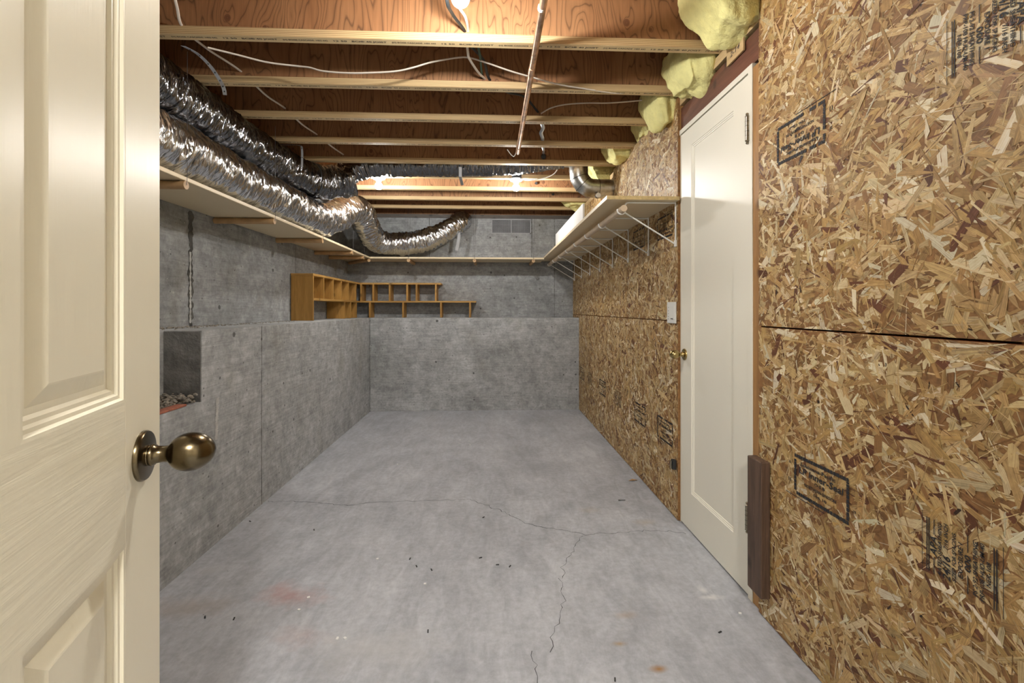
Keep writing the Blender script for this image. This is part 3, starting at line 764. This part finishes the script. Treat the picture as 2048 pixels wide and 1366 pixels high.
# ------------------------------------------------------------------ pine cubbies on the ledge
LT = LZ + .001; CTOP = 1.43; CMID = 1.223; TB = .019
cl = thing('pine_cubby', (-1.58, 4.6, LT), 'varnished pine cubby shelf on the left ledge with a solid end panel', 'cubby shelf')
X0, X1 = XLU + .008, -1.488
MB().box(X0, X1, 3.99, 4.009, LT, CTOP - TB).build('end_panel', 'pine', cl, bev=.001)
MB().box(X0, X1 + .002, 3.985, YBU - .012, CTOP - TB, CTOP).build('top_board', 'pine_h', cl, bev=.001)
MB().box(X0, X1, 4.009, YBU - .012, CMID - TB, CMID).build('middle_board', 'pine_h', cl, bev=.001)
for y in (4.236, 4.488, 4.732, 4.972, 5.25): MB().box(X0, X1, y, y + TB, CMID, CTOP - TB).build('divider', 'pine', cl)
for y in (4.846, 5.05, 5.262): MB().box(X0, X1, y, y + TB, LT, CMID - TB).build('divider', 'pine', cl)
cb = thing('pine_cubby', (-.9, 5.47, LT), 'open varnished pine cubby shelf on the back ledge with a longer lower board', 'cubby shelf')
Y0, Y1 = 5.38, YBU - .012
MB().box(X1 + .0035, -.5625, Y0, Y1, CTOP - TB, CTOP).build('top_board', 'pine_h', cb, bev=.001)
MB().box(X1 + .0025, -.161, Y0, Y1, CMID - TB, CMID).build('middle_board', 'pine_h', cb, bev=.001)
for x in (-1.470, -1.333, -1.147, -.949, -.843, -.623): MB().box(x - .0095, x + .0095, Y0, Y1, CMID, CTOP - TB).build('divider', 'pine', cb)
for x in (-1.372, -.995, -.564, -.231): MB().box(x - .0095, x + .0095, Y0, Y1, LT, CMID - TB).build('divider', 'pine', cb)

# ------------------------------------------------------------------ vent in the far wall
vt = thing('foundation_vent', (.254, YBU, 2.03), 'grey two-pane foundation vent high in the far concrete wall', 'vent')
a0, a1, b0, b1 = .018, .490, 2.034, 2.205
mb = MB(); fr = .010
mb.box(a0, a1, YBU - .008, YBU - .001, b0, b0 + fr); mb.box(a0, a1, YBU - .008, YBU - .001, b1 - fr, b1)
mb.box(a0, a0 + fr, YBU - .008, YBU - .001, b0, b1); mb.box(a1 - fr, a1, YBU - .008, YBU - .001, b0, b1)
mb.box((a0 + a1) / 2 - .005, (a0 + a1) / 2 + .005, YBU - .008, YBU - .001, b0, b1)
mb.build('vent_frame', 'vent', vt)
for c, d in ((a0 + fr, (a0 + a1) / 2 - .005), ((a0 + a1) / 2 + .005, a1 - fr)):
    s = MB().box(c, d, YBU - .003, YBU - .001, b0 + fr, b1 - fr).build('screen', 'mesh', vt)
    mb = MB(); n = 14
    for i in range(1, n): mb.box(c + (d - c) * i / n - .0008, c + (d - c) * i / n + .0008, YBU - .0045, YBU - .003, b0 + fr, b1 - fr)
    for i in range(1, 9): mb.box(c, d, YBU - .0045, YBU - .003, b0 + fr + (b1 - b0 - 2 * fr) * i / 9 - .0008, b0 + fr + (b1 - b0 - 2 * fr) * i / 9 + .0008)
    mb.build('screen_wire', 'vent', s)

# ------------------------------------------------------------------ flexible ducts
def flex(name, parent, pts, r, m, seed, crumple=.006, step=.006, nseg=44, rfun=None, cap=True):
    path = cat_rom(pts, 40); acc = [0.0]
    for a, b in zip(path, path[1:]): acc.append(acc[-1] + (b - a).length)
    tot = acc[-1]; n = int(tot / step); P = []; j = 0
    for i in range(n + 1):
        s = tot * i / n
        while j < len(acc) - 2 and acc[j + 1] < s: j += 1
        t = (s - acc[j]) / max(acc[j + 1] - acc[j], 1e-9); P.append(path[j].lerp(path[j + 1], t))
    vs = []; uv = []; up = Vector((0, 0, 1))
    for i, p in enumerate(P):
        t = (P[min(i + 1, n)] - P[max(i - 1, 0)]).normalized(); a = t.cross(up).normalized(); b = a.cross(t).normalized(); up = b
        s = tot * i / n; rr = r * (rfun(s / tot) if rfun else 1.0)
        for k in range(nseg):
            th = 2 * math.pi * k / nseg; q = Vector((math.cos(th) * .9, math.sin(th) * .9, 0))
            n1 = mnoise.noise(Vector((s * 24 + math.sin(th * 2 + seed) * .8, q.x * 1.6 + seed, q.y * 1.6)))
            n2 = mnoise.noise(Vector((s * 9 + seed, q.x * 1.8, q.y * 1.8)))
            n3 = mnoise.noise(Vector((s * 75, q.x * 5 + seed, q.y * 5)))
            h = crumple * (.95 * (abs(n1) * 1.9 - .5) + .75 * n2 + .30 * (abs(n3) * 2 - .6)) + .0016 * math.sin(2 * math.pi * s / .042 + th * .3)
            vs.append(p + (a * math.cos(th) + b * math.sin(th)) * (rr + h))
    fs = [];
    for i in range(n):
        for k in range(nseg): fs.append((i * nseg + k, i * nseg + (k + 1) % nseg, (i + 1) * nseg + (k + 1) % nseg, (i + 1) * nseg + k))
    nq = len(fs)
    fs.append(tuple(range(nseg))[::-1]); fs.append(tuple(n * nseg + k for k in range(nseg)))
    mb = MB(); mb.add(vs, fs); o = mb.build(name, m, parent, False)
    me = o.data; me.polygons.foreach_set('use_smooth', [True] * len(me.polygons))
    lay = me.uv_layers.new(name='UVMap'); u = np.zeros((len(me.loops), 2), np.float32)
    for pl in me.polygons:
        if pl.loop_total != 4: continue
        ids = [me.loops[l].vertex_index for l in pl.loop_indices]
        ks = [i % nseg for i in ids]; wrap = max(ks) - min(ks) > nseg / 2
        for l, i in zip(pl.loop_indices, ids):
            k = i % nseg
            if wrap and k == 0: k = nseg
            u[l] = (i // nseg * step, k / nseg * 2 * math.pi * r)
    lay.data.foreach_set('uv', u.ravel()); return o
dk = thing('flexible_duct', (-1.46, 2, 2.1), 'dark foil flexible duct slung above the silver one and turning into the joist bay', 'duct')
flex('duct_sleeve', dk, [(-1.470, .15, 2.112), (-1.470, 1.0, 2.112), (-1.470, 1.9, 2.112), (-1.466, 2.7, 2.112), (-1.44, 3.28, 2.108), (-1.36, 3.62, 2.11), (-1.23, 3.77, 2.145), (-1.10, 3.815, 2.18)], .128, 'foil_dark', 3, .012)
flex('duct_sleeve', dk, [(-1.19, 3.806, 2.215), (-1.06, 3.82, 2.27), (-.92, 3.822, 2.302), (-.6, 3.824, 2.308), (-.2, 3.824, 2.308), (.2, 3.822, 2.325), (.46, 3.80, 2.35), (.60, 3.78, 2.36)], .098, 'foil_dark', 8, .007, rfun=lambda t: 1.05 - .22 * t)
c = Vector((-1.362, 3.60, 2.110)); tt = Vector((.55, .83, .05)).normalized()
MB().tube([c - tt * .004, c + tt * .004], .1345, 36, False).build('tie_band', 'dark', dk, True)
for x in (-.235,):
    MB().box(x - .012, x + .012, 3.70, 3.702, 2.18, JZ - .0).box(x - .012, x + .012, 3.70, 3.95, 2.178, 2.180).build('strap', 'strap', dk)
sv = thing('flexible_duct', (-1.42, 2.5, SU + .02), 'silver foil flexible duct lying on the left shelf and looping along the back wall', 'duct')
flex('duct_sleeve', sv, [(-1.425, .18, 1.845), (-1.42, 1.2, 1.846), (-1.42, 2.2, 1.846), (-1.41, 3.0, 1.846), (-1.395, 3.55, 1.847), (-1.385, 3.9, 1.865), (-1.36, 4.18, 1.95), (-1.30, 4.44, 2.075), (-1.275, 4.66, 2.085), (-1.275, 4.90, 1.985), (-1.265, 5.14, 1.90), (-1.17, 5.28, 1.868), (-1.02, 5.325, 1.868), (-.80, 5.33, 1.895), (-.58, 5.335, 1.975), (-.43, 5.36, 2.07), (-.36, 5.41, 2.13)], .129, 'foil', 5, .014, rfun=lambda t: 1.0 if t < .93 else 1.0 - (t - .93) * 3.0)
flex('duct_collar', sv, [(-.40, 5.375, 2.09), (-.345, 5.42, 2.145), (-.325, 5.50, 2.17), (-.325, 5.56, 2.175)], .108, 'foil', 21, .012)
mb = MB(); mb.tube(cat_rom([(-.36, 5.35, 2.03), (-.355, 5.335, 1.95), (-.37, 5.34, 1.86), (-.385, 5.34, 1.80)], 6), .018, 8, True, None, .22); mb.build('loose_foil_strip', 'vent', sv, True)
# yellow patch glued to the underside of the loop
bm_ = MB(); rnd = random.Random(5); c0 = on_y(748, 494, 5.165)
vs = [c0 + Vector((.045 * math.cos(a) * rnd.uniform(.5, 1.1), rnd.uniform(-.006, .004), .024 * math.sin(a) * rnd.uniform(.6, 1.1))) for a in [2 * math.pi * i / 14 for i in range(14)]]
bm_.add([c0 + Vector((0, -.012, 0))] + vs + [c0 + Vector((0, .05, 0))], [(0, 1 + i, 1 + (i + 1) % 14) for i in range(14)] + [(15, 1 + (i + 1) % 14, 1 + i) for i in range(14)])
bm_.build('yellow_patch', 'yellow', sv)
# galvanised elbow
el = thing('duct_elbow', (.85, 3.78, 2.1), 'galvanised metal duct elbow entering the right wall above the shelf', 'duct elbow')
er = .0765; ey = 3.775; cx, cz, br = .724 + .135, 2.115 + .135, .135
segs = [(.724, 2.40), (.724, cz)]
ring = [0, 30, 60, 90]
prev = None; nodes = [Vector((.724, ey, 2.40)), Vector((.724, ey, 2.262))]
for a in (20, 45, 70): nodes.append(Vector((cx - br * math.cos(math.radians(a)) * 1.02, ey, cz - br * math.sin(math.radians(a)) * 1.02)))
nodes += [Vector((.885, ey, 2.115)), Vector((1.09, ey, 2.115))]
MB().tube(nodes, er, 36, True).build('elbow_pipe', 'galv', el, True)
for i in (1, 2, 3, 4, 5):
    tt = (nodes[i + 1] - nodes[i - 1]).normalized()
    MB().tube([nodes[i] - tt * .0022, nodes[i] + tt * .0022], er + .0022, 36, False).build('gore_seam', 'seam' if i in (2, 3, 5) else 'galv', el, True)
MB().tube([(.60, 3.78, 2.36), (.66, 3.778, 2.36), (.70, ey, 2.355)], .07, 24).build('duct_collar', 'galv', el, True)
cp = thing('cable_stub', (.86, 3.69, 2.03), 'short cut cable end with a white ring under the metal elbow', 'cable end')
MB().tube([(.86, 3.66, 2.035), (.86, 3.72, 2.04)], .014, 16).build('stub', 'dark', cp, True)
MB().lathe([(.0145, -.003), (.019, -.003), (.019, .003), (.0145, .003)], 20, Matrix.Translation((.86, 3.659, 2.035)) @ Matrix.Rotation(math.pi / 2, 4, 'X')).build('ring', 'white', cp, True)

# ------------------------------------------------------------------ copper pipe
pp = thing('copper_pipe', (.193, 2.0, JZ), 'straight aged copper pipe running under the joists with an open end', 'pipe')
MB().tube([(.190, -.04, JZ - .016), (.196, 3.20, JZ - .016)], .0142, 20, False).tube([(.196, 3.20, JZ - .016), (.1965, 3.29, JZ - .018)], .0155, 20, False).build('pipe', 'copper', pp, True)
MB().tube([(.1935, 2.13, JZ - .016), (.1937, 2.185, JZ - .016)], .0160, 20).build('solder_joint', 'copper', pp, True)
MB().tube([(.1905, 1.70, JZ - .016), (.1905, 1.712, JZ - .016)], .0150, 20).build('band', 'white', pp, True)
MB().tube(cat_rom([(.19, 3.28, JZ - .01), (.17, 3.27, JZ - .05), (.15, 3.26, JZ - .045), (.12, 3.25, JZ - .01)], 6), .003, 6).build('frayed_tape', 'white', pp, True)

# ------------------------------------------------------------------ bare bulbs
def bulb(x, y, label, m='bulb'):
    r = thing('bare_bulb', (x, y, JZ), label, 'light bulb', 'bare bulbs in porcelain holders')
    T = Matrix.Translation((x, y, JZ)) @ Matrix.Rotation(math.pi, 4, 'X')
    MB().lathe([(.003, 0), (.056, 0), (.058, .006), (.050, .014), (.026, .018), (.022, .036), (.019, .038), (.003, .038)], 28, T).build('lamp_holder', 'ceramic', r, True)
    pr = [(.003, .034), (.013, .036), (.014, .046)]
    for i in range(13):
        a = math.pi * (.2 + .8 * i / 12); pr.append((.030 * math.sin(a) + .0005, .075 - .030 * math.cos(a)))
    MB().lathe(pr, 28, T).build('bulb_glass', m, r, True)
bulb(-.10, 1.579, 'bare lit bulb at the top edge of the picture, nearest the camera', 'bulb_near')
bulb(-.95, 4.024, 'bare lit bulb beside the bend of the dark duct, left of the far pair')
bulb(.226, 4.024, 'bare lit bulb right of the far pair, between the joists and metal elbow')
MB().box(.19, .27, 3.98, 3.999, JZ - .012, JZ + .05).build('junction_box', 'dark', [o for o in bpy.data.objects if o.name.startswith('bare_bulb')][-1])

# ------------------------------------------------------------------ insulation batts
def batt(x0, x1, y0, y1, z0, z1, seed, label):
    bm = bmesh.new(); bmesh.ops.create_cube(bm, size=2.0); bmesh.ops.subdivide_edges(bm, edges=bm.edges[:], cuts=22, use_grid_fill=True)
    c = Vector(((x0 + x1) / 2, (y0 + y1) / 2, (z0 + z1) / 2)); h = Vector(((x1 - x0) / 2, (y1 - y0) / 2, (z1 - z0) / 2))
    for v in bm.verts:
        p = v.co.copy(); q = p / max(abs(p.x), abs(p.y), abs(p.z)); q = q * .68 + p.normalized() * .40
        fold = math.sin(q.y * 2.1 + seed * 1.7 + q.z * 1.2)
        n = mnoise.noise(Vector((q.x * .9 + seed, q.y * .9, q.z * .9))) * .32 + mnoise.noise(Vector((q.x * 2.4, q.y * 2.4 + seed, q.z * 2.4))) * .10 + mnoise.noise(Vector((q.x * 7, q.y * 7, q.z * 7 + seed))) * .025
        q = q * (1 + n); lo = max(0, -q.z)
        v.co = Vector((c.x + (q.x * (1 - .30 * lo) + .35 * lo + .12 * fold) * h.x, c.y + q.y * h.y * (1 - .18 * lo), c.z + (q.z - .14 * abs(fold) * lo) * h.z))
    me = bpy.data.meshes.new('insulation_batt'); bm.to_mesh(me); bm.free()
    me.materials.append(M['insul']); me.polygons.foreach_set('use_smooth', [True] * len(me.polygons))
    o = bpy.data.objects.new('insulation_batt', me); COL.objects.link(o)
    return tag(o, label, 'insulation', 'yellow insulation stuffed between the joists')
batt(.80, 1.10, 1.66, 1.93, 2.24, 2.50, 1, 'torn yellow fibreglass batt at the top edge beside the near strand board')
batt(.875, 1.04, 2.06, 2.34, 2.19, 2.42, 2, 'yellow fibreglass batt bulging below the nearest joist above the ivory door')
batt(.89, 1.03, 2.46, 2.74, 2.17, 2.40, 3, 'yellow fibreglass batt hanging where the white cable meets the wall')
batt(.95, 1.06, 2.86, 3.15, 2.26, 2.46, 4, 'shaded yellow fibreglass batt tucked behind the third joist')
batt(.85, 1.04, 3.28, 3.55, 2.24, 2.42, 5, 'crumpled yellow fibreglass batt right of the copper pipe end')
batt(.86, 1.07, 3.89, 3.99, 2.20, 2.42, 6, 'yellow fibreglass batt just behind the metal elbow')
batt(.78, 1.04, 4.90, 5.18, 2.25, 2.46, 7, 'far yellow fibreglass batt above the white board')

# ------------------------------------------------------------------ cables and straps
def cable(pts, r, m, label, cat='cable', flat=.75, name='cable', n=8):
    return tag(MB().tube(cat_rom(pts, 8), r, n, True, None, flat).build(name, m, None, True), label, cat)
cable([on_y(335, -60, 1.75), on_y(347, -15, 1.85), on_y(354, 15, 1.90), on_y(366, 55, 1.978), (-1.27, 2.15, 2.30), (-1.245, 2.38, 2.318), (-1.225, 2.6, 2.30), (-1.205, 2.79, 2.31), (-1.19, 3.0, 2.30), (-1.17, 3.2, 2.31), (-1.14, 3.4, 2.30), (-1.12, 3.61, 2.31)], .0058, 'cable', 'white cable threaded straight back through the joist webs at the left')
cable([on_y(415, 95, 2.03), on_y(476, 110, 2.10), on_y(534, 124.5, 2.16), on_y(593, 132, 2.2), on_y(619, 135, 2.2), on_y(645, 142, 2.2), on_y(695, 146, 2.2), on_y(754, 145, 2.2), on_y(795, 142, 2.2), on_y(827, 135, 2.2), on_y(865, 124, 2.2), on_y(917, 115, 2.2), on_y(941, 116, 2.2), on_y(976, 126.5, 2.21), on_y(1017, 141, 2.24), on_y(1058, 153, 2.28), on_y(1116, 168.5, 2.325), on_y(1166, 177, 2.36), on_y(1234, 186.5, 2.40), on_y(1280, 182, 2.40), on_y(1340, 177, 2.40)], .0050, 'cable', 'white cable sagging sideways between the nearest joists')
cable([(-.13, 1.60, 2.40), on_y(905, -10, 1.72), on_y(918, 15, 1.80), on_y(931, 35, 1.88), on_y(936, 60, 1.975), (-.10, 2.02, 2.295), on_y(936, 106, 2.10), on_y(939, 118, 2.15), on_y(956, 144, 2.30), on_y(970, 158, 2.39)], .0060, 'cable', 'white cable looping from the near bulb through the nearest joist')
cable([(-.16, 1.60, 2.40), on_y(893, -5, 1.74), on_y(905, 28, 1.86), on_y(928, 60, 1.97), (-.09, 2.10, 2.32), (-.03, 2.25, 2.33), (.0, 2.39, 2.305), on_y(1014, 184, 2.50), on_y(1049, 194, 2.64), on_y(1076, 224, 2.79)], .0072, 'cableb', 'black cable running back from the near bulb past the copper pipe')
cable([on_y(955, 85, 2.05), on_y(960, 112, 2.16), on_y(962, 130, 2.26), on_y(964, 155, 2.386)], .0055, 'cableg', 'green wire hanging behind the nearest joist beside the white loop')
cable([on_y(1082, 227, 2.795), on_y(1102, 216, 2.77), on_y(1131, 209, 2.74), on_y(1175, 206, 2.72), on_y(1216, 206, 2.70), on_y(1269, 202, 2.66), on_y(1313, 197, 2.60), on_y(1350, 192, 2.50)], .0050, 'cable', 'white cable curving from the third joist to the top of the strand board')
cable([(.225, 4.02, 2.30), (.30, 3.97, 2.235), (.45, 3.95, 2.245), (.54, 3.9, 2.27), (.58, 3.86, 2.33)], .006, 'cable', 'white cable hooked from the right far bulb towards the metal elbow')
cable([on_y(1080, 240, 2.83), on_y(1086, 255, 2.95), on_y(1082, 266, 3.02), on_y(1085, 276, 3.10), on_y(1085, 282, 3.20)], .012, 'strap', 'crumpled silver strip dangling behind the third joist', 'strip', .25, 'foil_strip')
cable([on_y(1085, 290, 3.26), on_y(1087, 300, 3.40), on_y(1087, 308, 3.55)], .009, 'strap', 'short silver strip behind the fourth joist', 'strip', .3, 'foil_strip')
tag(MB().tube([on_y(1087, 312, 3.612), on_y(1087, 314, 3.57)], .018, 10).build('cable_clamp', 'dark', None, True), 'black cable clamp on the fifth joist', 'clamp')
for (px, py, k, lb) in ((1072, 366, 7, 'black cable clamp on the joist right of the far bulb'), (1106, 388, 8, 'black cable clamp on the joist left of the metal elbow')):
    q = on_y(px, py, JY(k) - .02); MB_ = MB().tube([(q.x, JY(k) - .006, q.z), (q.x, JY(k) - .05, q.z - .01)], .012, 10)
    tag(MB_.build('cable_clamp', 'dark', None, True), lb, 'clamp')
# perforated strap curling down from the nearest joist
def strap(pts, wd, label):
    P = cat_rom(pts, 6); vs = []; fs = []
    for i, p in enumerate(P): vs += [p + Vector((wd * .8, wd * .2, 0)), p - Vector((wd * .8, wd * .2, 0)), p - Vector((wd * .8, wd * .2, -.0012)), p + Vector((wd * .8, wd * .2, .0012))]
    for i in range(len(P) - 1):
        for k in range(4): fs.append((4 * i + k, 4 * i + (k + 1) % 4, 4 * i + 4 + (k + 1) % 4, 4 * i + 4 + k))
    mb = MB(); mb.add(vs, fs); o = mb.build('hanger_strap', 'strap'); tag(o, label, 'strap')
    mb = MB()
    for i in range(3, len(P) - 2, 4): mb.lathe([(.0005, -.0022), (.0028, -.0022), (.0028, .0030), (.0005, .0030)], 10, Matrix.Translation(P[i]))
    mb.build('punched_hole', 'dark', o); return o
strap([on_y(366, 92, 2.01), on_y(395, 108, 2.06), on_y(420, 132, 2.12), on_y(438, 158, 2.16), on_y(447, 176, 2.17), on_y(450, 190, 2.18)], .010, 'grey perforated hanger strap curling down from the nearest joist')
strap([on_y(565, 290, 3.20), on_y(598, 291, 3.185), on_y(604, 300, 3.18), on_y(604, 334, 3.18)], .008, 'bent grey hanger strap above the joint of the dark duct')

# ------------------------------------------------------------------ scraps on the floor
q = on_z(1266, 961, 0)
tag(MB().add([q + Vector(v) for v in ((-.035, -.008, .002), (.0, -.013, .006), (.035, .002, .002), (.0, .012, .007), (0, 0, .001))], [(0, 1, 3), (1, 2, 3), (0, 4, 1), (1, 4, 2), (2, 4, 3), (3, 4, 0)]).build('wood_chip', 'leaf'), 'small brown wood chip on the floor against the strand board', 'chip')
q = on_z(1243, 1001, 0)
tag(MB().add([q + Vector(v) for v in ((-.022, -.012, .002), (-.005, -.004, .003), (.022, -.006, .002), (.024, .004, .003), (-.002, .004, .003), (-.016, .012, .002), (0, 0, .0006))], [(0, 1, 4, 5), (1, 2, 3, 4), (0, 6, 1), (1, 6, 2), (2, 6, 3), (3, 6, 4), (4, 6, 5), (5, 6, 0)]).build('tape_scrap', 'grey_tape'), 'dark grey scrap of tape on the floor before the ivory door', 'scrap')
mb = MB(); rnd = random.Random(12)
for px, py in ((820, 1118), (833, 1133), (863, 1140), (961, 1116), (995, 1130), (1020, 1133), (967, 1035), (500, 1043), (410, 1235), (468, 1238), (856, 1263), (628, 1060), (1440, 1265), (1230, 1360)):
    q = on_z(px, py, 0); a = rnd.uniform(0, 3); mb.box(-.007, .007, -.0022, .0022, 0.0002, .003, None, Matrix.Translation(q) @ Matrix.Rotation(a, 4, 'Z'))
tag(mb.build('floor_crumbs', 'dark'), 'tiny dark crumbs scattered on the concrete floor', 'crumbs', kind='stuff')
mb = MB()
for px, py in ((617, 1195), (598, 1220), (755, 1118), (920, 880), (938, 883), (918, 887), (940, 890), (795, 929), (690, 1277), (850, 1168), (1370, 1049), (1480, 1227), (675, 1277)):
    q = on_z(px, py, 0); mb.box(-.005, .005, -.004, .004, .0002, .003, None, Matrix.Translation(q) @ Matrix.Rotation(rnd.uniform(0, 3), 4, 'Z'))
tag(mb.build('paint_flakes', 'white'), 'tiny white paint flakes scattered on the concrete floor', 'flakes', kind='stuff')
bpy.context.view_layer.update()
